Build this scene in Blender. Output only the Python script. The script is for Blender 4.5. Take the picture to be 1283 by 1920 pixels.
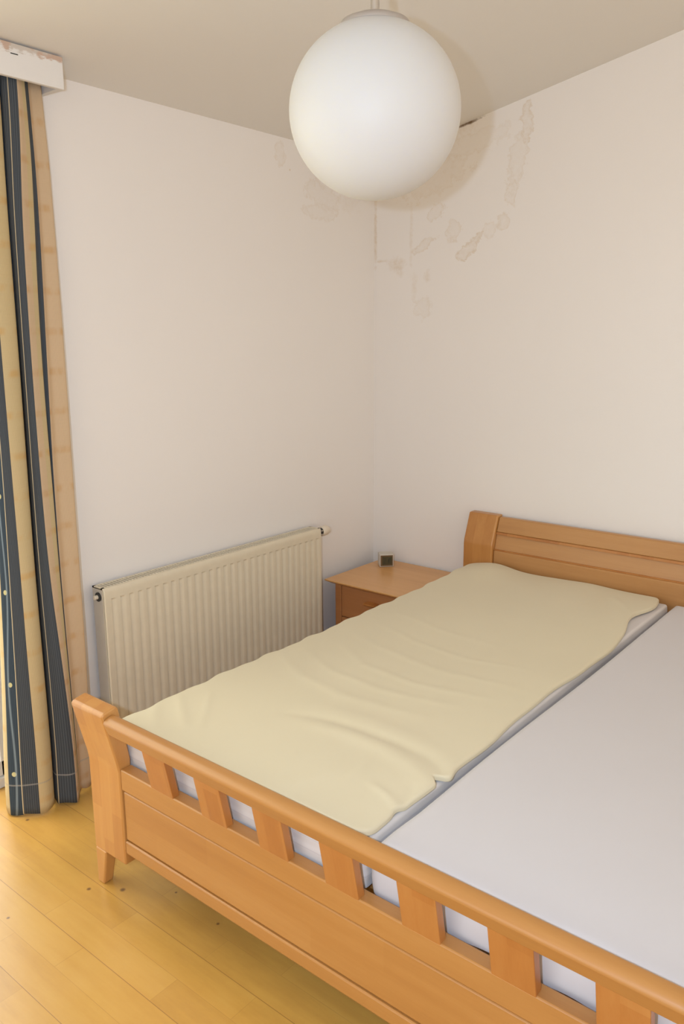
import bpy, bmesh, math, random
from mathutils import Vector, Matrix
from math import radians, sin, cos, pi, sqrt, exp, hypot
random.seed(7)
sc = bpy.context.scene
for o in list(bpy.data.objects): bpy.data.objects.remove(o)
COL = sc.collection

# ------------------------------------------------------------------ camera
F_PX, PITCH, YAW, ROLL = 1505.7, radians(12.23), radians(39.39), radians(-0.348)
CAM = Vector((2.4989, -3.3054, 1.5643))
fw = Vector((-sin(YAW)*cos(PITCH), cos(YAW)*cos(PITCH), -sin(PITCH)))
rt = Vector((cos(YAW), sin(YAW), 0)); up = rt.cross(fw)
r2 = rt*cos(ROLL) + up*sin(ROLL); u2 = up*cos(ROLL) - rt*sin(ROLL)
cd = bpy.data.cameras.new('camera'); cam = bpy.data.objects.new('camera', cd); COL.objects.link(cam)
cd.sensor_fit = 'VERTICAL'; cd.sensor_height = 36; cd.sensor_width = 24; cd.lens = 36*F_PX/1920
cd.clip_start = 0.02
cam.matrix_world = Matrix(((r2.x, u2.x, -fw.x, CAM.x), (r2.y, u2.y, -fw.y, CAM.y), (r2.z, u2.z, -fw.z, CAM.z), (0, 0, 0, 1)))
sc.camera = cam

# ------------------------------------------------------------------ light
sc.view_settings.view_transform = 'Standard'; sc.view_settings.look = 'None'
sc.view_settings.gamma = 1; sc.view_settings.use_curve_mapping = False
sc.view_settings.exposure = 0.0
world = bpy.data.worlds.new('world'); sc.world = world; world.use_nodes = True
wn = world.node_tree; wn.nodes.clear()
WO = wn.nodes.new('ShaderNodeOutputWorld'); WB = wn.nodes.new('ShaderNodeBackground')
WT = wn.nodes.new('ShaderNodeTexCoord'); WS = wn.nodes.new('ShaderNodeSeparateXYZ')
WR = wn.nodes.new('ShaderNodeValToRGB'); WM = wn.nodes.new('ShaderNodeMapRange')
wn.links.new(WT.outputs['Generated'], WS.inputs[0]); wn.links.new(WS.outputs['X'], WM.inputs['Value'])
WM.inputs['From Min'].default_value = -1; WM.inputs['From Max'].default_value = 1
wn.links.new(WM.outputs[0], WR.inputs[0])
WR.color_ramp.elements[0].position = 0.35; WR.color_ramp.elements[0].color = (2.5, 2.75, 2.85, 1)   # daylight outside the balcony door
WR.color_ramp.elements[1].position = 0.60; WR.color_ramp.elements[1].color = (1.18, 1.01, 0.79, 1)     # warm rest of the home
wn.links.new(WR.outputs[0], WB.inputs['Color']); WB.inputs['Strength'].default_value = 1.0
wn.links.new(WB.outputs[0], WO.inputs[0])

def area(name, loc, target, size, energy, color, shape='DISK', size_y=None):
    l = bpy.data.lights.new(name, 'AREA'); l.shape = shape; l.size = size
    if size_y: l.size_y = size_y
    l.energy = energy; l.color = color
    o = bpy.data.objects.new(name, l); COL.objects.link(o); o.location = loc
    o.rotation_euler = (Vector(target)-Vector(loc)).to_track_quat('-Z', 'Y').to_euler()
    return o
# camera flash, left of the lens (photo was shot upright)
fl = CAM - rt*0.16 + up*0.05
area('camera_flash', fl, fl + fw, 0.035, 21.5, (0.66, 0.86, 1.12))
# daylight through the balcony door in the left wall
area('door_daylight', (-0.5, -2.85, 1.25), (1.2, -2.4, 0.3), 1.2, 15, (1.0, 0.82, 0.33), 'RECTANGLE', 2.0)

# high hazy sun grazing in over the door sill
sl = bpy.data.lights.new('sun', 'SUN'); sl.energy = 1.3; sl.angle = radians(7); sl.color = (1.0, 0.93, 0.80)
so = bpy.data.objects.new('sun', sl); COL.objects.link(so); so.location = (-3, -3, 6)
so.rotation_euler = Vector((0.26, 0.10, -0.95)).to_track_quat('-Z', 'Y').to_euler()

# ------------------------------------------------------------------ mesh helpers
class MB:
    def __init__(s): s.v = []; s.f = []; s.mi = []; s.uv = None
    def add(s, vs, fs, mi=0):
        n = len(s.v); s.v += [tuple(v) for v in vs]
        for f in fs: s.f.append(tuple(n+i for i in f)); s.mi.append(mi)
    def box(s, x0, x1, y0, y1, z0, z1, mi=0):
        vs = [(x, y, z) for z in (z0, z1) for y in (y0, y1) for x in (x0, x1)]
        s.add(vs, [(0, 2, 3, 1), (4, 5, 7, 6), (0, 1, 5, 4), (2, 6, 7, 3), (0, 4, 6, 2), (1, 3, 7, 5)], mi)
    def prism(s, prof, axis, a, b, mi=0):
        """prof: list of 2D points; extruded along axis from a to b. axis 0: (y,z), 1: (x,z), 2: (x,y)"""
        def P(p, t):
            return (t, p[0], p[1]) if axis == 0 else (p[0], t, p[1]) if axis == 1 else (p[0], p[1], t)
        n = len(prof)
        vs = [P(p, a) for p in prof] + [P(p, b) for p in prof]
        fs = [tuple(range(n)), tuple(range(2*n-1, n-1, -1))]
        fs += [(i, (i+1) % n, n+(i+1) % n, n+i) for i in range(n)]
        s.add(vs, fs, mi)
    def lathe(s, prof, c, axis='Z', n=40, mi=0):
        """prof list of (r, h)"""
        c = Vector(c); vs = []; fs = []
        for r, h in prof:
            for k in range(n):
                a = 2*pi*k/n
                if axis == 'Z': p = (r*cos(a), r*sin(a), h)
                elif axis == 'Y': p = (r*cos(a), h, r*sin(a))
                else: p = (h, r*cos(a), r*sin(a))
                vs.append(c+Vector(p))
        m = len(prof)
        for i in range(m-1):
            for k in range(n):
                fs.append((i*n+k, i*n+(k+1) % n, (i+1)*n+(k+1) % n, (i+1)*n+k))
        fs.append(tuple(range(n))[::-1]); fs.append(tuple((m-1)*n+k for k in range(n)))
        s.add(vs, fs, mi)
    def grid(s, fn, nu, nv, mi=0):
        vs = [fn(i/nu, j/nv) for j in range(nv+1) for i in range(nu+1)]
        fs = [(j*(nu+1)+i, j*(nu+1)+i+1, (j+1)*(nu+1)+i+1, (j+1)*(nu+1)+i) for j in range(nv) for i in range(nu)]
        s.add(vs, fs, mi)
    def obj(s, name, mats, parent=None, bevel=0, smooth=False, seg=2, angle=40):
        me = bpy.data.meshes.new(name); me.from_pydata(s.v, [], s.f)
        if not isinstance(mats, (list, tuple)): mats = [mats]
        for m in mats: me.materials.append(m)
        for p, m in zip(me.polygons, s.mi): p.material_index = m
        b = bmesh.new(); b.from_mesh(me); bmesh.ops.recalc_face_normals(b, faces=b.faces); b.to_mesh(me); b.free()
        o = bpy.data.objects.new(name, me); COL.objects.link(o)
        if parent: 
            o.parent = parent; o.matrix_parent_inverse = Matrix.Translation(parent.matrix_world.translation).inverted() if parent.type == 'EMPTY' else parent.matrix_world.inverted()
        if bevel:
            md = o.modifiers.new('bevel', 'BEVEL'); md.width = bevel; md.segments = seg; md.limit_method = 'ANGLE'; md.angle_limit = radians(30)
        if smooth or bevel:
            for p in me.polygons: p.use_smooth = True
            if not smooth or angle < 180:
                try: me.set_sharp_from_angle(angle=radians(angle))
                except Exception: pass
            if bevel:
                wn_ = o.modifiers.new('wn', 'WEIGHTED_NORMAL'); wn_.keep_sharp = True
        return o
def box(name, mats, x0, x1, y0, y1, z0, z1, parent=None, bevel=0):
    m = MB(); m.box(x0, x1, y0, y1, z0, z1); return m.obj(name, mats, parent, bevel)
def thing(name, label, cat, loc, group=None):
    o = bpy.data.objects.new(name, None); COL.objects.link(o); o.location = loc; o.empty_display_size = 0.1
    o.matrix_world = Matrix.Translation(loc)
    o['label'] = label; o['category'] = cat
    if group: o['group'] = group
    return o
def tag(o, label, cat, group=None):
    o['label'] = label; o['category'] = cat
    if group: o['group'] = group
    return o
def struct(o): o['kind'] = 'structure'; return o

# ------------------------------------------------------------------ materials
def mat(name):
    m = bpy.data.materials.new(name); m.use_nodes = True
    nt = m.node_tree; b = nt.nodes['Principled BSDF']; return m, nt, b
def N(nt, t, **kw):
    n = nt.nodes.new(t)
    for k, v in kw.items(): setattr(n, k, v)
    return n
def L(nt, a, b): nt.links.new(a, b)
def math_(nt, op, a, b=None, c=None, clamp=False):
    n = N(nt, 'ShaderNodeMath', operation=op); n.use_clamp = clamp
    for i, v in enumerate((a, b, c)):
        if v is None: continue
        if isinstance(v, (int, float)): n.inputs[i].default_value = v
        else: L(nt, v, n.inputs[i])
    return n.outputs[0]
def mixc(nt, fac, a, b, mode='MIX'):
    n = N(nt, 'ShaderNodeMix', data_type='RGBA', blend_type=mode)
    for sock, v in ((n.inputs[0], fac), (n.inputs[6], a), (n.inputs[7], b)):
        if isinstance(v, (int, float)): sock.default_value = v
        elif isinstance(v, tuple): sock.default_value = v if len(v) == 4 else (*v, 1)
        else: L(nt, v, sock)
    return n.outputs[2]
def noise(nt, vec, scale, detail=3, rough=0.5):
    n = N(nt, 'ShaderNodeTexNoise'); n.inputs['Scale'].default_value = scale
    n.inputs['Detail'].default_value = detail; n.inputs['Roughness'].default_value = rough
    if vec is not None: L(nt, vec, n.inputs['Vector'])
    return n.outputs[0]
def objco(nt): return N(nt, 'ShaderNodeTexCoord').outputs['Object']
def mapping(nt, vec, loc=(0, 0, 0), rot=(0, 0, 0), scale=(1, 1, 1), typ='POINT'):
    n = N(nt, 'ShaderNodeMapping', vector_type=typ)
    n.inputs['Location'].default_value = loc; n.inputs['Rotation'].default_value = rot; n.inputs['Scale'].default_value = scale
    L(nt, vec, n.inputs['Vector']); return n.outputs[0]
def bump(nt, b, h, strength, dist=0.001):
    n = N(nt, 'ShaderNodeBump'); n.inputs['Strength'].default_value = strength; n.inputs['Distance'].default_value = dist
    L(nt, h, n.inputs['Height']); L(nt, n.outputs[0], b.inputs['Normal'])
def ramp(nt, fac, stops):
    n = N(nt, 'ShaderNodeValToRGB'); r = n.color_ramp
    while len(r.elements) < len(stops): r.elements.new(0.5)
    for e, (p, c) in zip(r.elements, stops):
        e.position = p; e.color = (c, c, c, 1) if isinstance(c, (int, float)) else (*c, 1)
    L(nt, fac, n.inputs[0]); return n.outputs[0]
def plain(name, col, rough=0.5, metal=0, nz=None):
    m, nt, b = mat(name)
    b.inputs['Base Color'].default_value = (*col, 1); b.inputs['Roughness'].default_value = rough; b.inputs['Metallic'].default_value = metal
    co = objco(nt); n = noise(nt, co, nz or 30)
    L(nt, mixc(nt, n, tuple(c*0.94 for c in col), tuple(min(1, c*1.05) for c in col)), b.inputs['Base Color'])
    return m

def blobs(nt, co, lst):
    """stains: (cx, cz, ra, rb, rot_deg, strength, ring) in the X/Z plane of the wall (or Y/Z when co is swizzled)"""
    nz = noise(nt, co, 22, 4, 0.65); total = None
    for cx, cz, ra, rb, rot, st, ring in lst:
        v = mapping(nt, co, (cx, 0, cz), (0, radians(rot), 0), (ra, 1000, rb), 'TEXTURE')
        ln = N(nt, 'ShaderNodeVectorMath', operation='LENGTH'); L(nt, v, ln.inputs[0])
        d = math_(nt, 'ADD', ln.outputs['Value'], math_(nt, 'MULTIPLY', math_(nt, 'SUBTRACT', nz, 0.5), 2.4))
        if ring: r = ramp(nt, d, [(0.0, 0.35), (0.6, 0.4), (0.86, 1.0), (1.0, 0.0)])
        else: r = ramp(nt, d, [(0.0, 1.0), (0.45, 0.7), (1.0, 0.0)])
        r = math_(nt, 'MULTIPLY', r, st)
        total = r if total is None else math_(nt, 'MAXIMUM', total, r)
    return total

WALL = (0.845, 0.81, 0.785)
def wall_mat(name, stains=None, swz=False, col=WALL):
    m, nt, b = mat(name); co = objco(nt); b.inputs['Roughness'].default_value = 0.9
    c = mixc(nt, noise(nt, co, 1.3, 2), tuple(x*0.985 for x in col), tuple(x*1.015 for x in col))
    if stains:
        v = co
        if swz:
            s = N(nt, 'ShaderNodeSeparateXYZ'); L(nt, co, s.inputs[0]); k = N(nt, 'ShaderNodeCombineXYZ')
            L(nt, s.outputs[1], k.inputs[0]); L(nt, s.outputs[2], k.inputs[2]); L(nt, s.outputs[0], k.inputs[1]); v = k.outputs[0]
        t = blobs(nt, v, stains)
        fine = ramp(nt, noise(nt, co, 60, 4, 0.7), [(0.35, 0.35), (0.6, 1.0)])
        t = math_(nt, 'MULTIPLY', math_(nt, 'MULTIPLY', t, fine), 0.85)
        c = mixc(nt, t, c, (0.56, 0.38, 0.17))
        if not swz:
            cr = blobs(nt, v, [(0.50, 2.481, 0.115, 0.008, -10.6, 1.0, False)])
            c = mixc(nt, cr, c, (0.16, 0.10, 0.05))
    L(nt, c, b.inputs['Base Color'])
    bump(nt, b, noise(nt, co, 160, 3), 0.12, 0.0015)
    return m
M_wall_back = wall_mat('white_plaster_water_stained', [
    (0.80, 2.44, 0.030, 0.085, 0, 0.45, True), (0.765, 2.30, 0.045, 0.13, 8, 0.25, True), (0.74, 2.17, 0.03, 0.06, 0, 0.30, True),
    (0.535, 1.955, 0.085, 0.032, -38, 0.50, True), (0.71, 2.058, 0.038, 0.034, 0, 0.33, True), (0.64, 2.025, 0.032, 0.045, 25, 0.22, True),
    (0.455, 2.04, 0.045, 0.05, 0, 0.28, True), (0.36, 2.13, 0.06, 0.03, -30, 0.30, True), (0.29, 1.985, 0.075, 0.022, -25, 0.38, True),
    (0.135, 1.905, 0.065, 0.045, 30, 0.42, False), (0.315, 1.845, 0.022, 0.030, 0, 0.35, False), (0.29, 1.70, 0.055, 0.05, 0, 0.22, True),
    (0.24, 1.80, 0.02, 0.07, 0, 0.2, False), (0.22, 2.03, 0.012, 0.20, 0, 0.26, False), (0.008, 2.08, 0.012, 0.20, 0, 0.6, False),
    (0.05, 1.93, 0.06, 0.008, 0, 0.4, False), (0.34, 2.28, 0.20, 0.08, -15, 0.20, True), (0.55, 2.40, 0.20, 0.05, -10, 0.16, True),
    (0.30, 2.43, 0.28, 0.05, -10, 0.30, False)])
M_wall_left = wall_mat('white_plaster_left', [
    (-0.38, 2.19, 0.14, 0.06, 10, 0.20, True), (-0.20, 2.18, 0.12, 0.05, 0, 0.14, False), (-0.40, 2.12, 0.12, 0.04, 0, 0.20, True),
    (-0.66, 2.33, 0.035, 0.05, 0, 0.25, True), (-0.60, 2.27, 0.006, 0.006, 0, 0.9, False)], swz=True)
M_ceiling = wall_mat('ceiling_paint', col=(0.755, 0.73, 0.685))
M_white = plain('white_lacquer', (0.78, 0.77, 0.74), 0.35)

def wood(name, cols, grain, blockL=0.4, blockW=0.06, tint=0.35, rough=0.38, coat=0.25, gs=1.0):
    """grain: axis index of the grain; second index = cross axis"""
    g, c = grain
    m, nt, b = mat(name); co = objco(nt); s = N(nt, 'ShaderNodeSeparateXYZ'); L(nt, co, s.inputs[0])
    k = N(nt, 'ShaderNodeCombineXYZ'); L(nt, s.outputs[g], k.inputs[0]); L(nt, s.outputs[c], k.inputs[1]); L(nt, s.outputs[3-g-c], k.inputs[2])
    v = k.outputs[0]
    br = N(nt, 'ShaderNodeTexBrick'); L(nt, v, br.inputs['Vector'])
    br.offset = 0.37; br.offset_frequency = 2; br.squash = 1.0
    br.inputs['Scale'].default_value = 1; br.inputs['Brick Width'].default_value = blockL; br.inputs['Row Height'].default_value = blockW
    br.inputs['Mortar Size'].default_value = 0.0; br.inputs['Color1'].default_value = (0, 0, 0, 1); br.inputs['Color2'].default_value = (1, 1, 1, 1)
    br.inputs['Mortar'].default_value = (0.5, 0.5, 0.5, 1)
    vs = mapping(nt, v, scale=(2.2*gs, 38*gs, 38*gs))
    n1 = noise(nt, vs, 1.0, 5, 0.6)
    n2 = noise(nt, mapping(nt, v, scale=(0.9, 7, 7)), 1.0, 2)
    n3 = noise(nt, mapping(nt, v, scale=(26, 260, 260)), 1.0, 2)
    f = math_(nt, 'ADD', math_(nt, 'MULTIPLY', n1, 0.40), math_(nt, 'MULTIPLY', n2, 0.35))
    f = math_(nt, 'ADD', f, math_(nt, 'MULTIPLY', n3, 0.10))
    f = math_(nt, 'ADD', f, math_(nt, 'MULTIPLY', math_(nt, 'SUBTRACT', br.outputs['Color'], 0.5), tint))
    c = ramp(nt, f, [(0.15, cols[0]), (0.43, cols[1]), (0.75, cols[2])])
    L(nt, c, b.inputs['Base Color']); b.inputs['Roughness'].default_value = rough
    b.inputs['Coat Weight'].default_value = coat; b.inputs['Coat Roughness'].default_value = 0.25
    return m
BEECH = ((0.385, 0.162, 0.040), (0.46, 0.212, 0.056), (0.54, 0.275, 0.086))
M_wx = wood('beech_grain_x', BEECH, (0, 2), 3.0, 0.5, 0.05)
M_wxb = wood('beech_blocks_x', BEECH, (0, 2), 0.55, 0.09, 0.16)
M_wz = wood('beech_grain_z', ((0.43, 0.175, 0.042), (0.53, 0.245, 0.066), (0.62, 0.33, 0.105)), (2, 0), 0.26, 0.047, 0.30)
M_wy = wood('beech_grain_y', BEECH, (1, 2), 3.0, 0.5, 0.05)
M_slat = wood('beech_slat', ((0.38, 0.135, 0.028), (0.46, 0.18, 0.042), (0.54, 0.25, 0.07)), (2, 0), 0.8, 0.051, 0.34)
M_head = wood('beech_headboard', ((0.40, 0.185, 0.058), (0.49, 0.245, 0.085), (0.57, 0.31, 0.12)), (0, 2), 0.9, 0.045, 0.08)
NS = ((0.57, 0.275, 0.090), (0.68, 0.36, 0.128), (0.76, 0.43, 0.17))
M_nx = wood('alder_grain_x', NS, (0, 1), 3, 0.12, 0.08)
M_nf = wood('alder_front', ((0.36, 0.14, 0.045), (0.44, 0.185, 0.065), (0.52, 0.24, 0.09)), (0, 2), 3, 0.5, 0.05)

def floor_mat():
    m, nt, b = mat('maple_parquet'); co = objco(nt)
    v = mapping(nt, co, loc=(0.13, 2.16, 0))
    br = N(nt, 'ShaderNodeTexBrick'); L(nt, v, br.inputs['Vector']); br.offset = 0.41; br.offset_frequency = 2
    br.inputs['Scale'].default_value = 1; br.inputs['Brick Width'].default_value = 0.47; br.inputs['Row Height'].default_value = 0.0858
    br.inputs['Mortar Size'].default_value = 0.0009; br.inputs['Mortar Smooth'].default_value = 0.3
    br.inputs['Color1'].default_value = (0, 0, 0, 1); br.inputs['Color2'].default_value = (1, 1, 1, 1); br.inputs['Mortar'].default_value = (0.5,)*3+(1,)
    n1 = noise(nt, mapping(nt, co, scale=(2.5, 24, 1)), 1, 4, 0.6); n2 = noise(nt, co, 2.2, 3); n4 = noise(nt, mapping(nt, co, scale=(5, 9, 1)), 1.6, 4, 0.7)
    f = math_(nt, 'ADD', math_(nt, 'MULTIPLY', n1, 0.35), math_(nt, 'MULTIPLY', n2, 0.3))
    f = math_(nt, 'ADD', f, math_(nt, 'MULTIPLY', n4, 0.2))
    f = math_(nt, 'ADD', f, math_(nt, 'MULTIPLY', math_(nt, 'SUBTRACT', br.outputs['Color'], 0.5), 0.13))
    c = ramp(nt, f, [(0.12, (0.44, 0.225, 0.048)), (0.42, (0.62, 0.352, 0.078)), (0.72, (0.72, 0.45, 0.125))])
    # seams of the strips inside a plank (faint) and of the planks (stronger)
    c = mixc(nt, math_(nt, 'MULTIPLY', math_(nt, 'MULTIPLY', br.outputs['Fac'], 0.5), noise(nt, co, 5, 2)), c, (0.27, 0.13, 0.035))
    s = N(nt, 'ShaderNodeSeparateXYZ'); L(nt, v, s.inputs[0])
    fr = math_(nt, 'FRACT', math_(nt, 'ADD', math_(nt, 'DIVIDE', s.outputs[1], 0.1716), 100.0))
    e = math_(nt, 'MULTIPLY', math_(nt, 'ABSOLUTE', math_(nt, 'SUBTRACT', fr, 0.5)), 2)
    seam = ramp(nt, e, [(0.985, 0.0), (0.994, 0.6)])
    c = mixc(nt, seam, c, (0.25, 0.115, 0.03))
    # specks and dirt marks
    mk = None
    for x, y, r in ((0.70, -2.13, 0.010), (0.98, -1.98, 0.009), (1.02, -2.05, 0.006), (0.83, -2.04, 0.005), (0.62, -2.19, 0.008), (0.10, -2.06, 0.012), (0.16, -2.12, 0.008), (0.55, -2.40, 0.006)):
        ds = N(nt, 'ShaderNodeVectorMath', operation='DISTANCE'); L(nt, co, ds.inputs[0]); ds.inputs[1].default_value = (x, y, 0)
        q = ramp(nt, math_(nt, 'DIVIDE', ds.outputs['Value'], r), [(0.4, 0.8), (1.0, 0.0)])
        mk = q if mk is None else math_(nt, 'MAXIMUM', mk, q)
    c = mixc(nt, mk, c, (0.13, 0.05, 0.02))
    L(nt, c, b.inputs['Base Color'])
    L(nt, ramp(nt, noise(nt, co, 6, 4), [(0.3, 0.28), (0.7, 0.42)]), b.inputs['Roughness'])
    b.inputs['Coat Weight'].default_value = 0.8; b.inputs['Coat Roughness'].default_value = 0.25
    bump(nt, b, math_(nt, 'SUBTRACT', 1.0, seam), 0.25, 0.001)
    return m
M_floor = floor_mat()

def fabric(name, c1, c2, scale=900, bs=0.15):
    m, nt, b = mat(name); co = objco(nt)
    L(nt, mixc(nt, noise(nt, co, 4, 3), c1, c2), b.inputs['Base Color'])
    b.inputs['Roughness'].default_value = 0.92; b.inputs['Sheen Weight'].default_value = 0.15
    bump(nt, b, noise(nt, co, scale, 2), bs, 0.0006)
    return m
M_cream = fabric('cream_cotton', (0.70, 0.632, 0.455), (0.73, 0.662, 0.485))
M_sheet = fabric('pale_lilac_jersey', (0.625, 0.605, 0.625), (0.65, 0.63, 0.65))
def quilt_mat():
    m, nt, b = mat('white_quilted_ticking'); co = objco(nt)
    s = N(nt, 'ShaderNodeSeparateXYZ'); L(nt, co, s.inputs[0])
    w = math_(nt, 'SINE', math_(nt, 'MULTIPLY', s.outputs[2], 2*pi/0.03))
    L(nt, mixc(nt, ramp(nt, w, [(0.0, 0.0), (0.9, 0.0), (1.0, 1.0)]), (0.74, 0.71, 0.70), (0.66, 0.63, 0.64)), b.inputs['Base Color'])
    b.inputs['Roughness'].default_value = 0.8; bump(nt, b, w, 0.15, 0.003); return m
M_quilt = quilt_mat()
M_grey_edge = fabric('blue_grey_piping', (0.30, 0.34, 0.38), (0.34, 0.38, 0.42))

def curtain_mats():
    out = []
    for name, a, bcol, band in (('curtain_navy_stripe', (0.048, 0.057, 0.069), (0.090, 0.105, 0.122), None), ('curtain_cream_stripe', (0.72, 0.58, 0.33), (0.78, 0.64, 0.38), (0.72, 0.42, 0.12)), ('curtain_tan_stripe', (0.76, 0.575, 0.375), (0.82, 0.63, 0.42), (0.66, 0.37, 0.12)), ('curtain_thread', (0.55, 0.46, 0.30), (0.6, 0.5, 0.34), None), ('curtain_embroidery', (0.030, 0.048, 0.072), (0.05, 0.075, 0.10), None)):
        m, nt, b = mat(name); uv = N(nt, 'ShaderNodeTexCoord').outputs['UV']
        s = N(nt, 'ShaderNodeSeparateXYZ'); L(nt, uv, s.inputs[0])
        b.inputs['Roughness'].default_value = 0.9
        rib = math_(nt, 'SINE', math_(nt, 'MULTIPLY', s.outputs[0], 2*pi/0.0045))
        c = mixc(nt, ramp(nt, rib, [(0.2, 0.0), (1.0, 1.0)]), a, bcol)
        if band:
            fz = math_(nt, 'FRACT', math_(nt, 'DIVIDE', s.outputs[1], 0.128))
            bm = ramp(nt, fz, [(0.30, 0.0), (0.38, 0.75), (0.47, 0.7), (0.55, 0.0)])
            nz = ramp(nt, noise(nt, mapping(nt, uv, scale=(26, 9, 1)), 1.0, 3), [(0.38, 0.0), (0.62, 1.0)])
            c = mixc(nt, math_(nt, 'MULTIPLY', math_(nt, 'MULTIPLY', bm, nz), 0.75), c, band)
            c = mixc(nt, math_(nt, 'MULTIPLY', noise(nt, mapping(nt, uv, scale=(2, 300, 1)), 1, 2), 0.25), c, tuple(x*0.8 for x in a))
        if name == 'curtain_embroidery':
            fy = math_(nt, 'FRACT', math_(nt, 'DIVIDE', s.outputs[1], 0.31))
            ds = math_(nt, 'ADD', math_(nt, 'POWER', math_(nt, 'DIVIDE', math_(nt, 'SUBTRACT', fy, 0.5), 0.028), 2), math_(nt, 'POWER', math_(nt, 'DIVIDE', math_(nt, 'SUBTRACT', s.outputs[0], 0.045), 0.006), 2))
            c = mixc(nt, ramp(nt, ds, [(0.8, 1.0), (1.1, 0.0)]), c, (0.62, 0.58, 0.30))
            wv = math_(nt, 'MULTIPLY', math_(nt, 'SINE', math_(nt, 'MULTIPLY', s.outputs[1], 10.0)), 0.005)
            ln = math_(nt, 'ABSOLUTE', math_(nt, 'SUBTRACT', math_(nt, 'SUBTRACT', s.outputs[0], 0.045), wv))
            c = mixc(nt, ramp(nt, ln, [(0.0006, 0.6), (0.0014, 0.0)]), c, (0.36, 0.45, 0.52))
        # hem seam
        hm = math_(nt, 'ABSOLUTE', math_(nt, 'SUBTRACT', s.outputs[1], 0.115))
        c = mixc(nt, ramp(nt, hm, [(0.0015, 0.55), (0.003, 0.0)]), c, (0.45, 0.43, 0.40))
        L(nt, c, b.inputs['Base Color'])
        bump(nt, b, rib, 0.2, 0.0008)
        # thin cloth: some daylight comes through
        tr = N(nt, 'ShaderNodeBsdfTranslucent'); L(nt, c, tr.inputs['Color']); mx = N(nt, 'ShaderNodeMixShader'); mx.inputs[0].default_value = 0.25 if band else 0.04
        out_n = nt.nodes['Material Output']; L(nt, b.outputs[0], mx.inputs[1]); L(nt, tr.outputs[0], mx.inputs[2]); L(nt, mx.outputs[0], out_n.inputs[0])
        out.append(m)
    return out
M_cur = curtain_mats()
M_rad = plain('cream_radiator_enamel', (0.74, 0.665, 0.515), 0.32)
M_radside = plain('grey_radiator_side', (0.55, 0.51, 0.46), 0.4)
M_dark = plain('dark_interior', (0.03, 0.03, 0.03), 0.7)
M_chrome = plain('brushed_metal', (0.62, 0.60, 0.58), 0.3, 1.0)
M_cap = plain('satin_nickel', (0.50, 0.46, 0.43), 0.5, 0.6)
M_valve = plain('valve_white_plastic', (0.74, 0.66, 0.54), 0.4)
M_black = plain('black_plastic', (0.02, 0.02, 0.02), 0.35)
def opal_mat():
    m, nt, b = mat('opal_glass_matt')
    b.inputs['Base Color'].default_value = (0.72, 0.72, 0.70, 1); b.inputs['Roughness'].default_value = 0.55
    b.inputs['Subsurface Weight'].default_value = 0.75; b.inputs['Subsurface Radius'].default_value = (0.12, 0.11, 0.08); b.inputs['Subsurface Scale'].default_value = 1
    c = mixc(nt, noise(nt, objco(nt), 3), (0.62, 0.625, 0.63), (0.635, 0.64, 0.645)); L(nt, c, b.inputs['Base Color'])
    return m
M_opal = opal_mat()

# ------------------------------------------------------------------ room shell
SL = 0.188; Z0 = 2.392
zc = lambda x: Z0 + SL*x
DY0, DY1, DZ = -3.55, -1.96, 2.28          # balcony door opening in the left wall
m = MB(); m.box(-0.3, 5.2, -6.0, 0.25, -0.15, 0.0); struct(m.obj('floor', M_floor))
m = MB(); m.prism([(0, -0.02), (5.2, -0.02), (5.2, zc(5.2)+0.05), (0, zc(0)+0.05)], 1, 0.0, 0.25); struct(m.obj('wall_back', M_wall_back))
m = MB(); m.box(-0.28, 0, DY1, 0.25, -0.02, 2.45); m.box(-0.28, 0, -6.0, DY0, -0.02, 2.45); m.box(-0.28, 0, DY0, DY1, DZ, 2.45)
struct(m.obj('wall_left', M_wall_left))
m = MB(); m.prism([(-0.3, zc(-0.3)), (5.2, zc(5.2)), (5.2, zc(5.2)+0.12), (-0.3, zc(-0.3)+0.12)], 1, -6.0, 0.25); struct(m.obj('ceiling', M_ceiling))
# balcony door: white frame with two glazed leaves
M_glass, nt, b = mat('clear_glass')
tb = N(nt, 'ShaderNodeBsdfTransparent'); gl = N(nt, 'ShaderNodeBsdfGlossy'); gl.inputs['Roughness'].default_value = 0.02
mx = N(nt, 'ShaderNodeMixShader'); mx.inputs[0].default_value = 0.06
L(nt, tb.outputs[0], mx.inputs[1]); L(nt, gl.outputs[0], mx.inputs[2]); L(nt, mx.outputs[0], nt.nodes['Material Output'].inputs[0])
m = MB()
m.box(-0.16, -0.09, DY1-0.05, DY1, 0, DZ); m.box(-0.16, -0.09, DY0, DY0+0.05, 0, DZ); m.box(-0.16, -0.09, DY0, DY1, DZ-0.05, DZ); m.box(-0.16, -0.09, DY0, DY1, 0, 0.04)
door = m.obj('door_1', M_white, bevel=0.004); struct(door)
ym = (DY0+DY1)/2
for a, b_ in ((DY0+0.05, ym), (ym, DY1-0.05)):
    m = MB(); x0, x1 = -0.155, -0.10
    m.box(x0, x1, a, a+0.055, 0.04, DZ-0.05); m.box(x0, x1, b_-0.055, b_, 0.04, DZ-0.05); m.box(x0, x1, a, b_, 0.04, 0.10); m.box(x0, x1, a, b_, DZ-0.13, DZ-0.05)
    leaf = m.obj('door_leaf', M_white, door, 0.004)
    box('glass_pane', M_glass, -0.132, -0.126, a+0.055, b_-0.055, 0.10, DZ-0.13, leaf)
terr = MB(); terr.box(-3.5, -0.3, -6.0, 0.25, -0.15, -0.03); struct(terr.obj('terrace_1', plain('pale_stone_terrace', (0.62, 0.62, 0.58), 0.8)))  # pale terrace slab on the ground outside the balcony door

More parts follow.
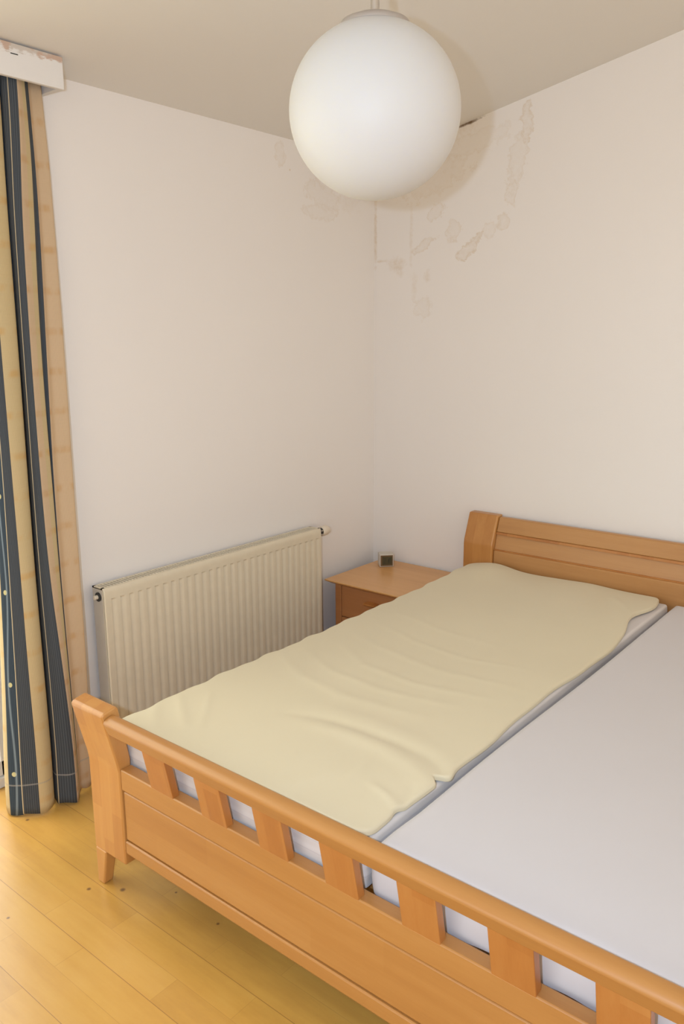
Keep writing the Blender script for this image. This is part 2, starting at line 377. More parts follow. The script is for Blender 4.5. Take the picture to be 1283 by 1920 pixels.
# ------------------------------------------------------------------ bed
PX0, PX1 = 0.608, 0.754; BX1 = 2.672
YF = -2.15
bed = thing('bed_frame', 'wide beech double bed frame with slatted curved footboard and panelled headboard', 'bed', (1.64, -1.1, 0))
def foot_post(xa, xb, mirror):
    m = MB()
    # side profile (y,z): straight lower part, upper part kinked outwards
    low = [(YF, 0.115), (YF, 0.40), (YF-0.004, 0.425), (YF-0.042, 0.582), (YF-0.036, 0.590), (YF+0.004, 0.598), (YF+0.012, 0.590), (YF+0.040, 0.43), (YF+0.040, 0.115)]
    m.prism(low, 0, xa, xb)
    # tapered foot under the outer half
    xo0, xo1 = (xa, xa+0.052) if not mirror else (xb-0.052, xb)
    yb = YF+0.040
    top = [(xo0, YF), (xo1, YF), (xo1, yb), (xo0, yb)]
    if not mirror: bot = [(xo0, YF), (xo0+0.030, YF), (xo0+0.030, yb-0.008), (xo0, yb-0.008)]
    else: bot = [(xo1-0.030, YF), (xo1, YF), (xo1, yb-0.008), (xo1-0.030, yb-0.008)]
    m.add([(x, y, 0.1152) for x, y in top]+[(x, y, 0.0) for x, y in bot], [(0, 1, 2, 3), (7, 6, 5, 4), (0, 4, 5, 1), (1, 5, 6, 2), (2, 6, 7, 3), (3, 7, 4, 0)])
    return m.obj('foot_post', M_wz, bed, 0.005, seg=3)
foot_post(PX0, PX1, False); foot_post(BX1-0.146, BX1, True)
XI0, XI1 = PX1, BX1-0.146
# top rail, leaning, with rounded crown
m = MB()
yb0, yt0 = YF-0.026, YF-0.040
prof = [(yb0, 0.527), (yt0+0.0005, 0.560), (yt0, 0.565), (yt0+0.003, 0.571), (yt0+0.010, 0.5765), (yt0+0.020, 0.5795), (yt0+0.030, 0.5805), (yt0+0.036, 0.578), (yt0+0.038, 0.573), (yb0+0.036, 0.531)]
m.prism(prof, 0, XI0+0.001, XI1-0.001); m.obj('top_rail', M_wx, bed, 0.003, angle=50)
# slats
for k in range(8):
    xa = 0.890+0.2018*k; xb = xa+0.091
    m = MB(); m.prism([(YF+0.004, 0.405), (YF-0.021, 0.530), (YF-0.021+0.020, 0.535), (YF+0.026, 0.405)], 0, xa, xb)
    m.obj('slat', M_slat, bed, 0.0015)
# lower footboard: rail, panel, plinth rail
fb = box('foot_rail', M_wx, XI0+0.001, XI1-0.001, YF+0.003, YF+0.040, 0.349, 0.412, bed, 0.0035)
box('foot_panel', M_wxb, XI0+0.004, XI1-0.004, YF+0.006, YF+0.028, 0.196, 0.3455, bed, 0.004)
box('plinth_rail', M_wx, XI0+0.001, XI1-0.001, YF+0.003, YF+0.036, 0.152, 0.192, bed, 0.004)
box('backing_board', M_nf, XI0+0.001, XI1-0.001, YF+0.024, YF+0.034, 0.19, 0.35, bed)
# head end
YH = -0.10
def head_post(xa, xb):
    m = MB()
    m.prism([(YH, 0.0), (YH, 0.615), (YH+0.003, 0.635), (YH+0.048, 0.758), (YH+0.094, 0.758), (YH+0.094, 0.0)], 0, xa, xb)
    m.obj('head_post', M_wz, bed, 0.006, seg=3)
head_post(PX0, PX1+0.006); head_post(BX1-0.152, BX1)
def lean(z): return YH+0.012 + max(0, (z-0.625))*0.37
def headboard_piece(name, z0, z1, off, th, mt, bev=0.003):
    m = MB(); m.prism([(lean(z0)+off, z0), (lean(z1)+off, z1), (lean(z1)+off+th, z1+0.001), (lean(z0)+off+th, z0)], 0, PX1+0.007, BX1-0.153)
    return m.obj(name, mt, bed, bev)
headboard_piece('headboard_top_rail', 0.684, 0.750, 0.0, 0.026, M_head, 0.005)
headboard_piece('headboard_panel', 0.602, 0.6835, 0.010, 0.012, M_head, 0.001)
m = MB()
for z0, z1 in ((0.672, 0.6835), (0.6005, 0.606)):
    m.prism([(lean(z0)+0.004, z0), (lean(z1)+0.004, z1), (lean(z1)+0.02, z1), (lean(z0)+0.02, z0)], 0, PX1+0.007, BX1-0.153)
m.obj('headboard_bead', M_slat, bed, 0.001)
headboard_piece('headboard_lower_board', 0.30, 0.600, 0.0, 0.026, M_head, 0.005)
# sides and slatted base
box('side_rail', M_wy, PX0+0.006, PX0+0.034, YF+0.041, YH-0.001, 0.24, 0.40, bed, 0.003)
box('side_rail', M_wy, BX1-0.034, BX1-0.006, YF+0.041, YH-0.001, 0.24, 0.40, bed, 0.003)
m = MB()
m.box(1.60, 1.68, YF+0.037, YH+0.01, 0.30, 0.371)
for k in range(22):
    y = -2.06+k*0.09
    m.box(PX0+0.035, BX1-0.035, y, y+0.055, 0.372, 0.386)
m.obj('slatted_base', M_wx, bed)

# ------------------------------------------------------------------ mattresses
def sstep(t): t = max(0, min(1, t)); return t*t*(3-2*t)
def segdist(p, pts):
    best = 9; bt = 0; acc = 0; tot = sum(hypot(pts[i+1][0]-pts[i][0], pts[i+1][1]-pts[i][1]) for i in range(len(pts)-1))
    side = 0
    for i in range(len(pts)-1):
        ax, ay = pts[i]; bx, by = pts[i+1]; dx, dy = bx-ax, by-ay; l2 = dx*dx+dy*dy
        t = max(0, min(1, ((p[0]-ax)*dx+(p[1]-ay)*dy)/l2)); qx, qy = ax+t*dx, ay+t*dy
        d = hypot(p[0]-qx, p[1]-qy)
        if d < best: best = d; bt = (acc+t*sqrt(l2))/tot; side = dx*(p[1]-ay)-dy*(p[0]-ax)
        acc += sqrt(l2)
    return best, bt, (1 if side >= 0 else -1)
def spacing(a, b, n, r):
    """parameters from a to b, crowded near the ends"""
    out = [a + r*(1-cos(pi/2*k/6)) for k in range(6)] + [a+r+(b-a-2*r)*k/n for k in range(n+1)] + [b - r*(1-cos(pi/2*k/6)) for k in range(5, -1, -1)]
    return out
def pad(name, mt, x0, x1, y0, y1, zb, ztop, r, edge=None, parent=None, nx=60, ny=130, side_bulge=0.0, cr=0.04, zbf=None, thin=None):
    """rounded cloth covered slab; ztop(x,y) height field, edge(side,t) pushes the outline"""
    xs = spacing(0, x1-x0, nx, r); ys = spacing(0, y1-y0, ny, r)
    W_, H_ = x1-x0, y1-y0
    def P(i, j):
        x, y = xs[i], ys[j]
        # corner rounding of the outline
        px, py = x, y
        cx = min(x, W_-x); cy = min(y, H_-y)
        if cx < cr and cy < cr:
            ux, uy = (cr-cx)/cr, (cr-cy)/cr; mmax = max(ux, uy); l = hypot(ux, uy)
            if l > 0:
                k = mmax/l; ux *= k; uy *= k
                ncx, ncy = cr-ux*cr, cr-uy*cr
                px = ncx if x < W_/2 else W_-ncx; py = ncy if y < H_/2 else H_-ncy
        X, Y = x0+px, y0+py
        if edge:
            ex0, ex1, ey0, ey1 = edge(X, Y)
            wx = 1-px/W_; wy = 1-py/H_
            X += ex0*wx**8 + ex1*(1-wx)**8; Y += ey0*wy**12 + ey1*(1-wy)**12
        d = min(cx, cy)
        z = ztop(X, Y)
        if d < r: z -= r - sqrt(max(0, r*r-(r-d)**2))
        return (X, Y, z)
    nxx, nyy = len(xs), len(ys)
    vs = [P(i, j) for j in range(nyy) for i in range(nxx)]
    fs = [(j*nxx+i, j*nxx+i+1, (j+1)*nxx+i+1, (j+1)*nxx+i) for j in range(nyy-1) for i in range(nxx-1)]
    ring = [(i, 0) for i in range(nxx)] + [(nxx-1, j) for j in range(1, nyy)] + [(i, nyy-1) for i in range(nxx-2, -1, -1)] + [(0, j) for j in range(nyy-2, 0, -1)]
    rid = [j*nxx+i for i, j in ring]; n = len(rid); prev = rid
    if thin:   # sheet-like pad: the underside follows the top
        base = len(vs); cxy = vs[:]
        for X, Y, Z in cxy: vs.append((X, Y, ztop(X, Y)-thin))
        fs += [(base+j*nxx+i, base+(j+1)*nxx+i, base+(j+1)*nxx+i+1, base+j*nxx+i+1) for j in range(nyy-1) for i in range(nxx-1)]
        for k in range(n): fs.append((rid[k], base+rid[k], base+rid[(k+1) % n], rid[(k+1) % n]))
        m = MB(); m.add(vs, fs)
        return m.obj(name, mt, parent, smooth=True, angle=60)
    cxm, cym = (x0+x1)/2, (y0+y1)/2
    for lv in range(1, 6):
        t = lv/5; base = len(vs)
        for k in rid:
            X, Y, Z = vs[k]; zb_ = zbf(X, Y) if zbf else zb
            bl = side_bulge*sin(pi*t)
            X += bl*(1 if X > cxm else -1)*(1 if abs(X-cxm) > (x1-x0)/2-0.03 else 0)
            Y += bl*(1 if Y > cym else -1)*(1 if abs(Y-cym) > (y1-y0)/2-0.03 else 0)
            vs.append((X, Y, Z+(zb_-Z)*t))
        cur = list(range(base, base+n))
        for k in range(n): fs.append((prev[k], cur[k], cur[(k+1) % n], prev[(k+1) % n]))
        prev = cur
    fs.append(tuple(prev))
    m = MB(); m.add(vs, fs)
    return m.obj(name, mt, parent, smooth=True, angle=60)
# left mattress (ticking) with the cream topper on it
def base_cream(x, y):
    z = 0.504 + 0.017*(y+2.1)/2 + (0.020-0.009*(y+2.1)/2)*sstep((x-0.66)/0.35) + 0.006*sstep((x-1.0)/0.5)
    z += 0.026*exp(-((x-0.79)/0.11)**2-((y+0.15)/0.14)**2)          # pushed up against the headboard
    z += 0.004*exp(-((x-1.25)/0.08)**2-((y+0.14)/0.1)**2)
    z += 0.0022*sin(13*x+4*y)+0.0018*sin(9*y-5*x+1)
    return z
o = pad('mattress', M_quilt, 0.672, 1.566, -2.100, -0.118, 0.398, lambda x, y: base_cream(x, y)-0.0205, 0.012, nx=30, ny=60, side_bulge=0.003, cr=0.012)
tag(o, 'white quilted mattress under the cream topper, left half of the bed', 'mattress', None)
box('piping', M_grey_edge, 0.70, 1.55, -2.1075, -2.1045, 0.399, 0.4055, o, 0.001)
creases = [
    # (polyline, width, height, step)
    ([(1.59, -1.80), (1.50, -1.745), (1.41, -1.728), (1.30, -1.725), (1.165, -1.737), (1.04, -1.775)], 0.018, -0.006),
    ([(1.57, -1.85), (1.48, -1.80), (1.38, -1.775), (1.26, -1.77), (1.12, -1.79)], 0.030, 0.012),
    ([(1.55, -1.72), (1.42, -1.68), (1.25, -1.675), (1.05, -1.70)], 0.035, 0.006),
    ([(0.70, -1.45), (0.90, -1.56), (1.10, -1.60), (1.35, -1.56)], 0.022, 0.005),
    ([(0.74, -1.36), (0.95, -1.48), (1.15, -1.50), (1.40, -1.45)], 0.018, 0.004),
    ([(0.80, -1.25), (1.00, -1.38), (1.20, -1.40), (1.45, -1.36)], 0.018, 0.0045),
    ([(0.75, -1.13), (0.95, -1.22), (1.2, -1.27), (1.5, -1.25)], 0.020, 0.0035),
    ([(0.80, -1.02), (1.0, -1.10), (1.25, -1.13), (1.45, -1.10)], 0.016, 0.0035),
    ([(0.78, -0.88), (1.0, -0.95), (1.3, -0.97)], 0.020, 0.003),
    ([(0.665, -1.945), (0.72, -2.0), (0.80, -2.06)], 0.020, 0.007),
    ([(0.68, -1.87), (0.76, -1.93), (0.86, -2.00)], 0.014, 0.006),
    ([(0.74, -1.80), (0.83, -1.90), (0.90, -1.98)], 0.011, 0.0045),
    ([(1.56, -1.975), (1.52, -1.95), (1.46, -1.93)], 0.012, 0.007),
    ([(1.59, -1.98), (1.56, -1.94), (1.54, -1.88)], 0.010, -0.006),
    ([(1.30, -2.09), (1.33, -2.00), (1.36, -1.90)], 0.022, 0.006),
    ([(1.40, -1.99), (1.40, -1.91), (1.38, -1.84)], 0.015, 0.005),
    ([(1.38, -0.22), (1.44, -0.28), (1.50, -0.36)], 0.015, 0.005),
    ([(1.30, -0.16), (1.38, -0.30), (1.50, -0.44)], 0.03, -0.003),
]
def ztop_cream(x, y):
    z = base_cream(x, y)
    for pts, w, h in creases:
        d, t, s = segdist((x, y), pts)
        if d < 3*w: z += 0.55*h*exp(-(d/w)**2)*sin(pi*min(1, max(0.0, t*0.9+0.05)))**0.5
    # right rim sags into the gap between the mattresses
    z -= 0.004*exp(-((x-1.60)/0.03)**2)
    return z
def edge_cream(X, Y):
    e1 = 0.006*sin(7*Y+1) + 0.002*sin(23*Y)
    e1 += -0.045*exp(-((Y+0.40)/0.14)**2) - 0.03*exp(-((Y+0.12)/0.10)**2)
    e1 += -0.024*exp(-((Y+1.812)/0.014)**2) + 0.008*exp(-((Y+1.78)/0.025)**2) - 0.006*exp(-((Y+1.98)/0.02)**2)
    e0 = 0.004*sin(31*Y) + 0.003*sin(57*Y+1) - 0.002
    return e0, e1, 0.004*sin(9*X), 0.006*sin(11*X)
o = pad('mattress_topper', M_cream, 0.662, 1.569, -2.097, -0.112, 0.4875, ztop_cream, 0.007, edge_cream, nx=120, ny=260, cr=0.04, thin=0.014)
tag(o, 'cream cotton topper with soft creases lying over the left mattress', 'mattress topper', None)
# right mattress in a lilac-white fitted sheet
def ztop_sheet(x, y):
    z = 0.522 + 0.002*sin(3*x+2*y) + 0.004*sstep((y+0.4)/0.3)
    z -= 0.004*sstep((-1.95-y)/0.15)
    return z
def zb_sheet(x, y): return 0.399 + 0.004*sin(17*x+1)*sstep((-2.0-y)/0.05) + 0.003*sin(41*x)*sstep((-2.0-y)/0.05)
o = pad('mattress', M_sheet, 1.593, 2.512, -2.098, -0.112, 0.40, ztop_sheet, 0.028, lambda X, Y: (-0.004+0.003*sin(5*Y)-0.008*sstep((-1.93-Y)/0.12), 0, 0.003*sin(19*X), 0), nx=60, ny=90, side_bulge=0.003, cr=0.014, zbf=zb_sheet)
tag(o, 'smooth mattress in a pale lilac-white fitted sheet, right half of the bed', 'mattress', None)

# ------------------------------------------------------------------ nightstand
ns = thing('nightstand', 'small beech nightstand with drawers in the corner beside the bed', 'nightstand', (0.33, -0.25, 0))
NX0, NX1, NY0, NZ = 0.076, 0.584, -0.492, 0.430
m = MB()
tp = [(NX0, NY0), (NX1, NY0), (NX1, -0.016), (NX0, -0.016)]; bt = [(NX0+0.030, NY0+0.026), (NX1-0.030, NY0+0.026), (NX1-0.030, -0.016), (NX0+0.030, -0.016)]
m.add([(x, y, NZ) for x, y in tp]+[(x, y, NZ-0.006) for x, y in tp]+[(x, y, NZ-0.022) for x, y in bt],
      [(0, 1, 2, 3), (0, 4, 5, 1), (1, 5, 6, 2), (2, 6, 7, 3), (3, 7, 4, 0), (4, 8, 9, 5), (5, 9, 10, 6), (6, 10, 11, 7), (7, 11, 8, 4), (11, 10, 9, 8)])
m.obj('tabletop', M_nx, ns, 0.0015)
bx0, bx1, by0 = NX0+0.040, NX1-0.040, NY0+0.034
m = MB(); m.box(bx0, bx1, by0+0.012, -0.03, 0.045, 0.4075); m.box(bx0, bx0+0.036, by0, by0+0.02, 0.0, 0.4075); m.box(bx1-0.036, bx1, by0, by0+0.02, 0.0, 0.4075)
m.box(bx0, bx0+0.036, -0.066, -0.03, 0, 0.05); m.box(bx1-0.036, bx1, -0.066, -0.03, 0, 0.05)
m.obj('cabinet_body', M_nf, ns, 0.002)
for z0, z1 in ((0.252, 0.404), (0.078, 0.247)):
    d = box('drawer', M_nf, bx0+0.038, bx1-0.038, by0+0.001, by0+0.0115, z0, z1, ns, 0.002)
    m = MB(); zc_ = (z0+z1)/2+0.018; xm = (bx0+bx1)/2+0.012
    m.prism([(by0+0.002, zc_-0.012), (by0-0.033, zc_+0.001), (by0-0.035, zc_+0.009), (by0+0.002, zc_+0.012)], 0, xm-0.033, xm+0.033)
    m.obj('handle', M_slat, d, 0.002)

# ------------------------------------------------------------------ alarm clock
ck = thing('alarm_clock', 'small silver-white cube alarm clock with dark display on the nightstand', 'clock', (0.165, -0.12, NZ))
ca = Vector((0.165, -0.166)); ex = Vector((0.051, 0.053)).normalized(); ey = Vector((-ex.y, ex.x))
def CP(u, v, z): p = ca+ex*u+ey*v; return (p.x, p.y, NZ+z)
def cbox(name, mt, u0, u1, v0, v1, z0, z1, par, bev=0):
    m = MB(); vs = [CP(u, v, z) for z in (z0, z1) for v in (v0, v1) for u in (u0, u1)]
    m.add(vs, [(0, 2, 3, 1), (4, 5, 7, 6), (0, 1, 5, 4), (2, 6, 7, 3), (0, 4, 6, 2), (1, 3, 7, 5)]); return m.obj(name, mt, par, bev)
M_clock = plain('clock_silver_plastic', (0.60, 0.56, 0.49), 0.35)
cbox('case', M_clock, 0, 0.072, 0.0, 0.060, 0.0005, 0.066, ck, 0.004)
fr = cbox('display_frame', plain('bronze_frame', (0.16, 0.095, 0.04), 0.4), 0.005, 0.067, -0.0015, 0.001, 0.006, 0.061, ck)
sc_ = cbox('screen', plain('olive_lcd', (0.075, 0.065, 0.035), 0.2), 0.013, 0.063, -0.0025, -0.001, 0.012, 0.055, ck)
m = MB()
def seg(u0, u1, z0, z1):
    vs = [CP(u, v, z) for z in (z0, z1) for v in (-0.0032, -0.0024) for u in (u0, u1)]
    m.add(vs, [(0, 2, 3, 1), (4, 5, 7, 6), (0, 1, 5, 4), (2, 6, 7, 3), (0, 4, 6, 2), (1, 3, 7, 5)])
for u, parts in ((0.020, 'abdeg'), (0.036, 'bc'), (0.046, 'abcef')):
    w = 0.010; z0, zm, z1 = 0.022, 0.033, 0.045
    if 'a' in parts: seg(u, u+w, z1-0.002, z1)
    if 'g' in parts: seg(u, u+w, zm-0.001, zm+0.001)
    if 'd' in parts: seg(u, u+w, z0, z0+0.002)
    if 'b' in parts: seg(u+w-0.002, u+w, zm, z1)
    if 'c' in parts: seg(u+w-0.002, u+w, z0, zm)
    if 'e' in parts: seg(u, u+0.002, z0, zm)
    if 'f' in parts: seg(u, u+0.002, zm, z1)
m.obj('digits', plain('lcd_segment', (0.012, 0.018, 0.008), 0.4), ck)

# ------------------------------------------------------------------ radiator
rad = thing('radiator', 'cream steel panel radiator with vertical flutes on the left wall', 'radiator', (0.06, -1.12, 0.1))
RY0, RY1, RZ0, RZ1, RXF, RXB = -1.722, -0.528, 0.09, 0.690, 0.094, 0.022
pitch = 0.0388; n_ch = 30; y_first = -1.694
def chan(y, z):
    k = (y-y_first)/pitch
    if k < 0 or k > n_ch: return 0
    f = k-math.floor(k)
    a = 0.66
    p = 0
    if f < a:
        t = f/a; p = min(1, t/0.06)*(1-sstep((t-0.10)/0.90))
    e = sstep((0.648-z)/0.005)*sstep((z-0.125)/0.010)
    return p*e
m = MB()
ys = []
y = RY0
ys = [RY0, RY0+0.004]
k0 = 0
for k in range(n_ch):
    for f in (0.0, 0.02, 0.04, 0.09, 0.25, 0.33, 0.42, 0.5, 0.58, 0.66, 0.85): ys.append(y_first+(k+f)*pitch)
ys += [y_first+n_ch*pitch]
ys = [v for v in ys if v < RY1-0.006] + [RY1-0.005, RY1]
zs = [RZ0, RZ0+0.01, 0.125, 0.13, 0.135, 0.2, 0.3, 0.4, 0.5, 0.6, 0.635, 0.638, 0.641, 0.6445, 0.648, 0.65, RZ1-0.02, RZ1-0.006, RZ1]
vs = []
for z in zs:
    for yy in ys:
        dx = 0
        if z >= RZ1-0.0061: dx -= 0.002 if z < RZ1 else 0.006
        if yy in (ys[0], ys[-1]): dx -= 0.004
        vs.append((RXF+dx-0.0085*chan(yy, z), yy, z))
ny_ = len(ys)
fs = [(j*ny_+i, j*ny_+i+1, (j+1)*ny_+i+1, (j+1)*ny_+i) for j in range(len(zs)-1) for i in range(ny_-1)]
m.add(vs, fs)
# returns
m.box(RXF-0.012, RXF-0.0085, RY0, RY1, RZ0, RZ1-0.001)
m.obj('front_panel', M_rad, rad, smooth=True, angle=28)
box('back_panel', M_rad, RXB, RXB+0.010, RY0+0.004, RY1-0.004, RZ0, RZ1-0.012, rad, 0.002)
m = MB(); m.box(RXB+0.014, RXF-0.014, RY0+0.01, RY1-0.01, RZ0+0.02, RZ1-0.045); m.obj('convector_core', M_dark, rad)
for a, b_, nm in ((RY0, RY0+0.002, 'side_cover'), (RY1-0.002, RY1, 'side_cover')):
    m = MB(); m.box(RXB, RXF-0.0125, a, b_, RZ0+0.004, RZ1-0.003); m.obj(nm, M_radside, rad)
m = MB()
m.box(RXB, RXB+0.008, RY0, RY1, RZ1-0.006, RZ1); m.box(RXF-0.020, RXF-0.012, RY0, RY1, RZ1-0.006, RZ1)
m.box(RXB, RXF-0.012, RY0, RY0+0.010, RZ1-0.006, RZ1); m.box(RXB, RXF-0.012, RY1-0.010, RY1, RZ1-0.006, RZ1)
ng = 86; gp = (RY1-RY0-0.02)/ng
for k in range(ng):
    y = RY0+0.010+k*gp; m.box(RXB+0.008, RXF-0.020, y+gp*0.58, y+gp, RZ1-0.005, RZ1-0.001)
m.obj('top_grille', M_rad, rad)
m = MB(); m.lathe([(0.017, 0), (0.017, -0.004), (0.014, -0.006)], (0.058, RY0, 0.655), 'Y', 24); pl = m.obj('blanking_plug', M_dark, rad, smooth=True)
m = MB(); m.lathe([(0.008, 0), (0.008, -0.012), (0.006, -0.014)], (0.058, RY0-0.006, 0.655), 'Y', 18); m.obj('vent_screw', M_valve, pl, smooth=True)
m = MB(); m.lathe([(0.012, 0), (0.014, 0.006), (0.019, 0.010), (0.019, 0.020)], (0.070, RY1, 0.668), 'Y', 28); vb = m.obj('valve_body', M_black, rad, smooth=True)
m = MB()
for k in range(6):
    a = 2*pi*k/6+0.4; m.box(0.070+0.0185*cos(a)-0.003, 0.070+0.0185*cos(a)+0.003, RY1+0.004, RY1+0.017, 0.668+0.0185*sin(a)-0.003, 0.668+0.0185*sin(a)+0.003)
m.obj('chrome_ring', M_chrome, vb, 0.001)
m = MB(); m.lathe([(0.020, 0.020), (0.0245, 0.026), (0.0245, 0.040), (0.0235, 0.055), (0.019, 0.068), (0.010, 0.073)], (0.070, RY1, 0.668), 'Y', 32); m.obj('thermostat_knob', M_valve, rad, smooth=True)

# ------------------------------------------------------------------ pendant lamp
LC = Vector((1.2738, -1.6838, 2.0790)); LR = 0.200
lamp = thing('pendant_lamp', 'large round white opal glass globe lamp hanging from the ceiling', 'lamp', LC - Vector((0, 0, LR)))
m = MB()
prof = [(LR*sin(a), 0.967*LR*cos(a)) for a in [pi-0.001-(pi-0.35)*k/60 for k in range(61)]]
prof = [(max(1e-4, r), h) for r, h in prof]
m.lathe(prof, LC, 'Z', 96); m.obj('globe', M_opal, lamp, smooth=True, angle=180)
m = MB(); zt = 0.967*LR*cos(0.35)
m.lathe([(0.0815, zt-0.008), (0.0825, zt-0.002), (0.078, zt+0.006), (0.055, zt+0.016), (0.024, zt+0.023), (0.008, zt+0.025)], LC, 'Z', 64); m.obj('cap', M_cap, lamp, smooth=True)
m = MB(); m.lathe([(0.0100, zt+0.030), (0.0100, zt+0.062), (0.006, zt+0.066)], LC, 'Z', 24); m.obj('cable_grip', M_chrome, lamp, smooth=True)
zcl = zc(LC.x)
m = MB(); m.lathe([(0.0032, zt+0.015), (0.0032, zcl-LC.z-0.03)], LC, 'Z', 16); m.obj('cable', plain('silver_cable', (0.75, 0.73, 0.70), 0.3), lamp, smooth=True)
m = MB(); m.lathe([(0.015, zcl-LC.z-0.06), (0.05, zcl-LC.z-0.045), (0.055, zcl-LC.z-0.012)], LC, 'Z', 40); m.obj('ceiling_canopy', M_chrome, lamp, smooth=True)

# ------------------------------------------------------------------ pelmet
def pelmet_mat():
    m, nt, b = mat('flaking_white_paint'); co = objco(nt); s = N(nt, 'ShaderNodeSeparateXYZ'); L(nt, co, s.inputs[0])
    t = math_(nt, 'ADD', s.outputs[2], math_(nt, 'MULTIPLY', math_(nt, 'SUBTRACT', noise(nt, mapping(nt, co, scale=(20, 20, 60)), 1, 5, 0.7), 0.5), 0.075))
    k = ramp(nt, math_(nt, 'MULTIPLY', math_(nt, 'SUBTRACT', t, 2.373), 20.0), [(0.35, 0.0), (0.5, 1.0)])
    under = mixc(nt, ramp(nt, noise(nt, co, 24, 4), [(0.5, 0), (0.62, 1)]), (0.55, 0.48, 0.41), (0.50, 0.30, 0.19))
    c = mixc(nt, math_(nt, 'MULTIPLY', k, 0.75), (0.79, 0.775, 0.76), under); L(nt, c, b.inputs['Base Color']); b.inputs['Roughness'].default_value = 0.75
    bump(nt, b, noise(nt, co, 60, 4), 0.3, 0.002); return m
M_pel = pelmet_mat()
pel = thing('pelmet', 'white painted box pelmet with flaking top edge above the curtain', 'pelmet', (0.07, -2.7, 2.32))
PY = -1.757
m = MB(); m.prism([(0.112, 2.318), (0.128, 2.318), (0.130, 2.410), (0.112, 2.408)], 1, -3.7, PY); fbp = m.obj('front_board', M_pel, pel, 0.002)
box('end_board', M_pel, 0.0, 0.1115, PY-0.015, PY, 2.320, 2.392, pel, 0.001)
box('top_board', M_white, 0.0, 0.1115, -3.7, PY-0.016, 2.378, 2.390, pel)
box('curtain_rail', M_white, 0.045, 0.085, -3.65, -1.785, 2.352, 2.377, pel)
box('staple', M_dark, 0.1275, 0.1305, -1.928, -1.905, 2.3795, 2.382, pel)

# ------------------------------------------------------------------ curtain
CZ = [2.33, 2.2, 2.0, 1.7, 1.4, 1.1, .8, .5, .25, .1, .012]
CT = {
 'L0':[(0.070,-2.088),(0.070,-2.083),(0.069,-2.074),(0.069,-2.071),(0.067,-2.073),(0.066,-2.079),(0.064,-2.093),(0.063,-2.109),(0.061,-2.126),(0.060,-2.136),(0.060,-2.139)],
 'LM':[(0.085,-2.085),(0.085,-2.080),(0.086,-2.072),(0.087,-2.069),(0.089,-2.073),(0.091,-2.081),(0.094,-2.098),(0.096,-2.114),(0.098,-2.132),(0.100,-2.143),(0.100,-2.146)],
 'AB':[(0.100,-2.009),(0.101,-2.014),(0.104,-2.022),(0.110,-2.029),(0.119,-2.037),(0.129,-2.045),(0.140,-2.053),(0.151,-2.063),(0.162,-2.068),(0.168,-2.075),(0.170,-2.079)],
 'BC':[(0.080,-1.945),(0.081,-1.948),(0.084,-1.956),(0.092,-1.964),(0.101,-1.973),(0.112,-1.984),(0.125,-1.995),(0.138,-2.002),(0.149,-2.008),(0.156,-2.013),(0.160,-2.020)],
 'CD':[(0.100,-1.899),(0.101,-1.899),(0.106,-1.919),(0.117,-1.935),(0.129,-1.947),(0.144,-1.958),(0.161,-1.965),(0.179,-1.957),(0.195,-1.954),(0.204,-1.957),(0.210,-1.964)],
 'DE':[(0.075,-1.861),(0.077,-1.856),(0.081,-1.864),(0.092,-1.884),(0.106,-1.898),(0.121,-1.905),(0.138,-1.916),(0.157,-1.924),(0.173,-1.930),(0.183,-1.934),(0.189,-1.941)],
 'EF':[(0.060,-1.839),(0.062,-1.836),(0.067,-1.839),(0.078,-1.854),(0.092,-1.872),(0.108,-1.890),(0.126,-1.903),(0.145,-1.912),(0.162,-1.919),(0.172,-1.924),(0.178,-1.932)],
 'F':[(0.045,-1.789),(0.047,-1.780),(0.051,-1.781),(0.062,-1.786),(0.074,-1.795),(0.088,-1.807),(0.104,-1.819),(0.121,-1.831),(0.136,-1.847),(0.145,-1.861),(0.151,-1.871)]}
def ctab(k, z):
    T = CT[k]
    if z >= CZ[0]: return Vector(T[0])
    for i in range(len(CZ)-1):
        if CZ[i+1] <= z <= CZ[i]:
            t = (CZ[i]-z)/(CZ[i]-CZ[i+1]); return Vector(T[i])*(1-t)+Vector(T[i+1])*t
    return Vector(T[-1])
def smooth_tab(k, z):
    zz = [min(2.33, max(0.012, z+d)) for d in (-0.12, -0.06, 0, 0.06, 0.12)]
    return sum((ctab(k, q) for q in zz), Vector((0, 0)))/5
V2 = lambda x, y: Vector((x, y))
def row_knots(z):
    t = (2.33-z)/2.32; dp = 0.25+0.75*t     # folds open towards the floor
    L0, LM, AB, BC, CD, DE, EF, F = [smooth_tab(k, z) for k in ('L0', 'LM', 'AB', 'BC', 'CD', 'DE', 'EF', 'F')]
    ft = 0.16+0.30*(1-t); TH = BC*(1-ft)+CD*ft+V2(0.012*dp*ft/0.5, 0)
    K = [(L0+V2(-0.03*dp, 0.030), 0), (L0, 1), (LM, 1), (LM*0.62+AB*0.38+V2(0.010*dp, 0), 4), (LM*0.5+AB*0.5+V2(0.012*dp, 0), 4), (AB, 0), (AB*0.5+BC*0.5+V2(0.014*dp, 0), 1), (BC, 1),
         (BC+V2(-0.035*dp-0.01, 0.010), 0), (BC+V2(-0.040*dp-0.012, 0.022), 0), (BC+V2(-0.004, 0.010), 0), (TH, 3), (TH+V2(0.0006, 0.0019), 0), (BC*0.38+CD*0.62+V2(0.012*dp, 0), 0), (CD, 0), (CD*0.45+DE*0.55+V2(0.004*dp, 0.0), 2), (DE, 2),
         (DE*0.5+EF*0.5+V2(-0.030*dp, 0.004), 0), (EF+V2(-0.006, 0.002), 0), (EF*0.66+F*0.34+V2(-0.014, 0), 2), (EF*0.33+F*0.67+V2(-0.004, 0.0), 2), (F, 2), (F+V2(-0.028, -0.002), 2)]
    return K
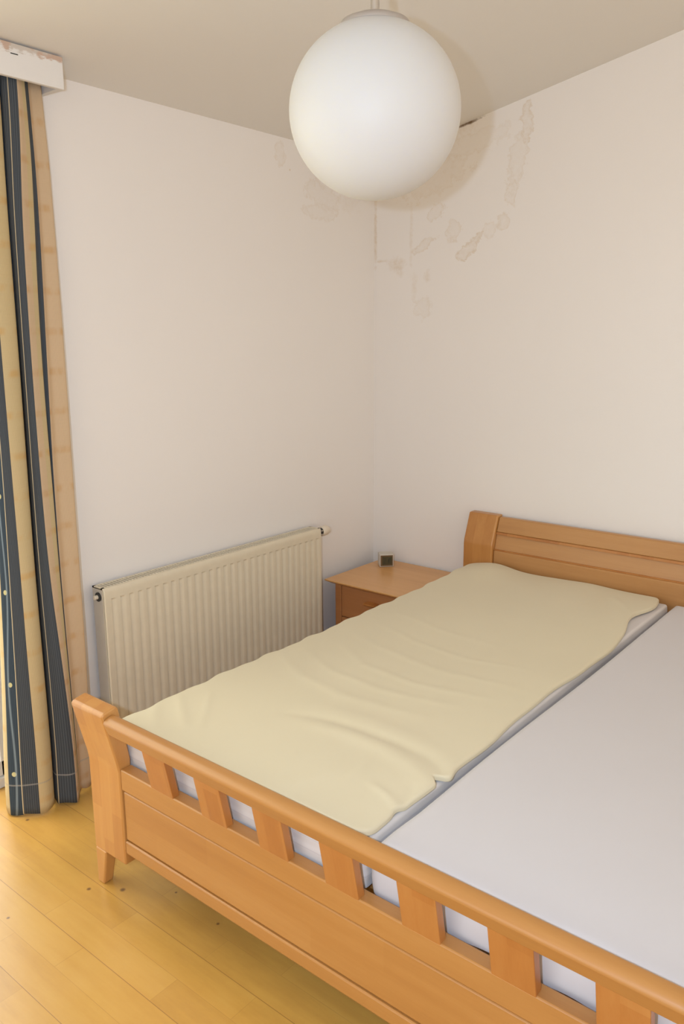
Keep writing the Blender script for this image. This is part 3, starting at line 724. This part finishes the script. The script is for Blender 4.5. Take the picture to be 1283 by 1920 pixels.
# stripe material per span between knots: 0 navy, 1 cream, 2 tan, 3 thin thread, 4 embroidery
span = [1, 1, 4, 3, 0, 1, 1, 1, 0, 0, 0, 3, 0, 0, 2, 1, 0, 0, 2, 2, 2, 2]
SUB = 6
def catmull(P, i, t):
    p0 = P[max(0, i-1)]; p1 = P[i]; p2 = P[i+1]; p3 = P[min(len(P)-1, i+2)]
    return 0.5*((2*p1)+(-p0+p2)*t+(2*p0-5*p1+4*p2-p3)*t*t+(-p0+3*p1-3*p2+p3)*t**3)
vs = []; fs = []; mi = []; uvs = []
NZR = 90
for j in range(NZR+1):
    z = 2.345 - (2.345-0.010)*j/NZR
    K = [k[0] for k in row_knots(z)]
    # the thread spans are narrow: squeeze them
    K[4] = K[3] + (K[4]-K[3]).normalized()*0.0022
    pts = []
    for i in range(len(K)-1):
        for s_ in range(SUB): pts.append(catmull(K, i, s_/SUB))
    pts.append(K[-1])
    for q, p in enumerate(pts):
        zz = z + (0.004*sin(q*0.35) if j == NZR else 0)
        vs.append((p.x, p.y, zz))
npts = len(pts)
# uv u from the arc length of a middle row
mid = NZR*2//3; acc = [0]
for q in range(1, npts):
    a = vs[mid*npts+q-1]; b_ = vs[mid*npts+q]; acc.append(acc[-1]+hypot(a[0]-b_[0], a[1]-b_[1]))
u_emb = acc[2*SUB]
for j in range(NZR):
    for q in range(npts-1):
        fs.append((j*npts+q, j*npts+q+1, (j+1)*npts+q+1, (j+1)*npts+q)); mi.append(span[q//SUB])
me = bpy.data.meshes.new('curtain'); me.from_pydata(vs, [], fs)
for mm in M_cur: me.materials.append(mm)
uvl = me.uv_layers.new(name='UVMap')
for p, k in zip(me.polygons, mi):
    p.material_index = k; p.use_smooth = True
    for li in p.loop_indices:
        vi = me.loops[li].vertex_index; q = vi % npts
        uvl.data[li].uv = (acc[q]-u_emb+0.030, vs[vi][2])
cur = bpy.data.objects.new('curtain', me); COL.objects.link(cur)
sd = cur.modifiers.new('thickness', 'SOLIDIFY'); sd.thickness = 0.0012; sd.offset = 0
tag(cur, 'floor-length curtain striped in navy, cream and tan beneath the pelmet', 'curtain')
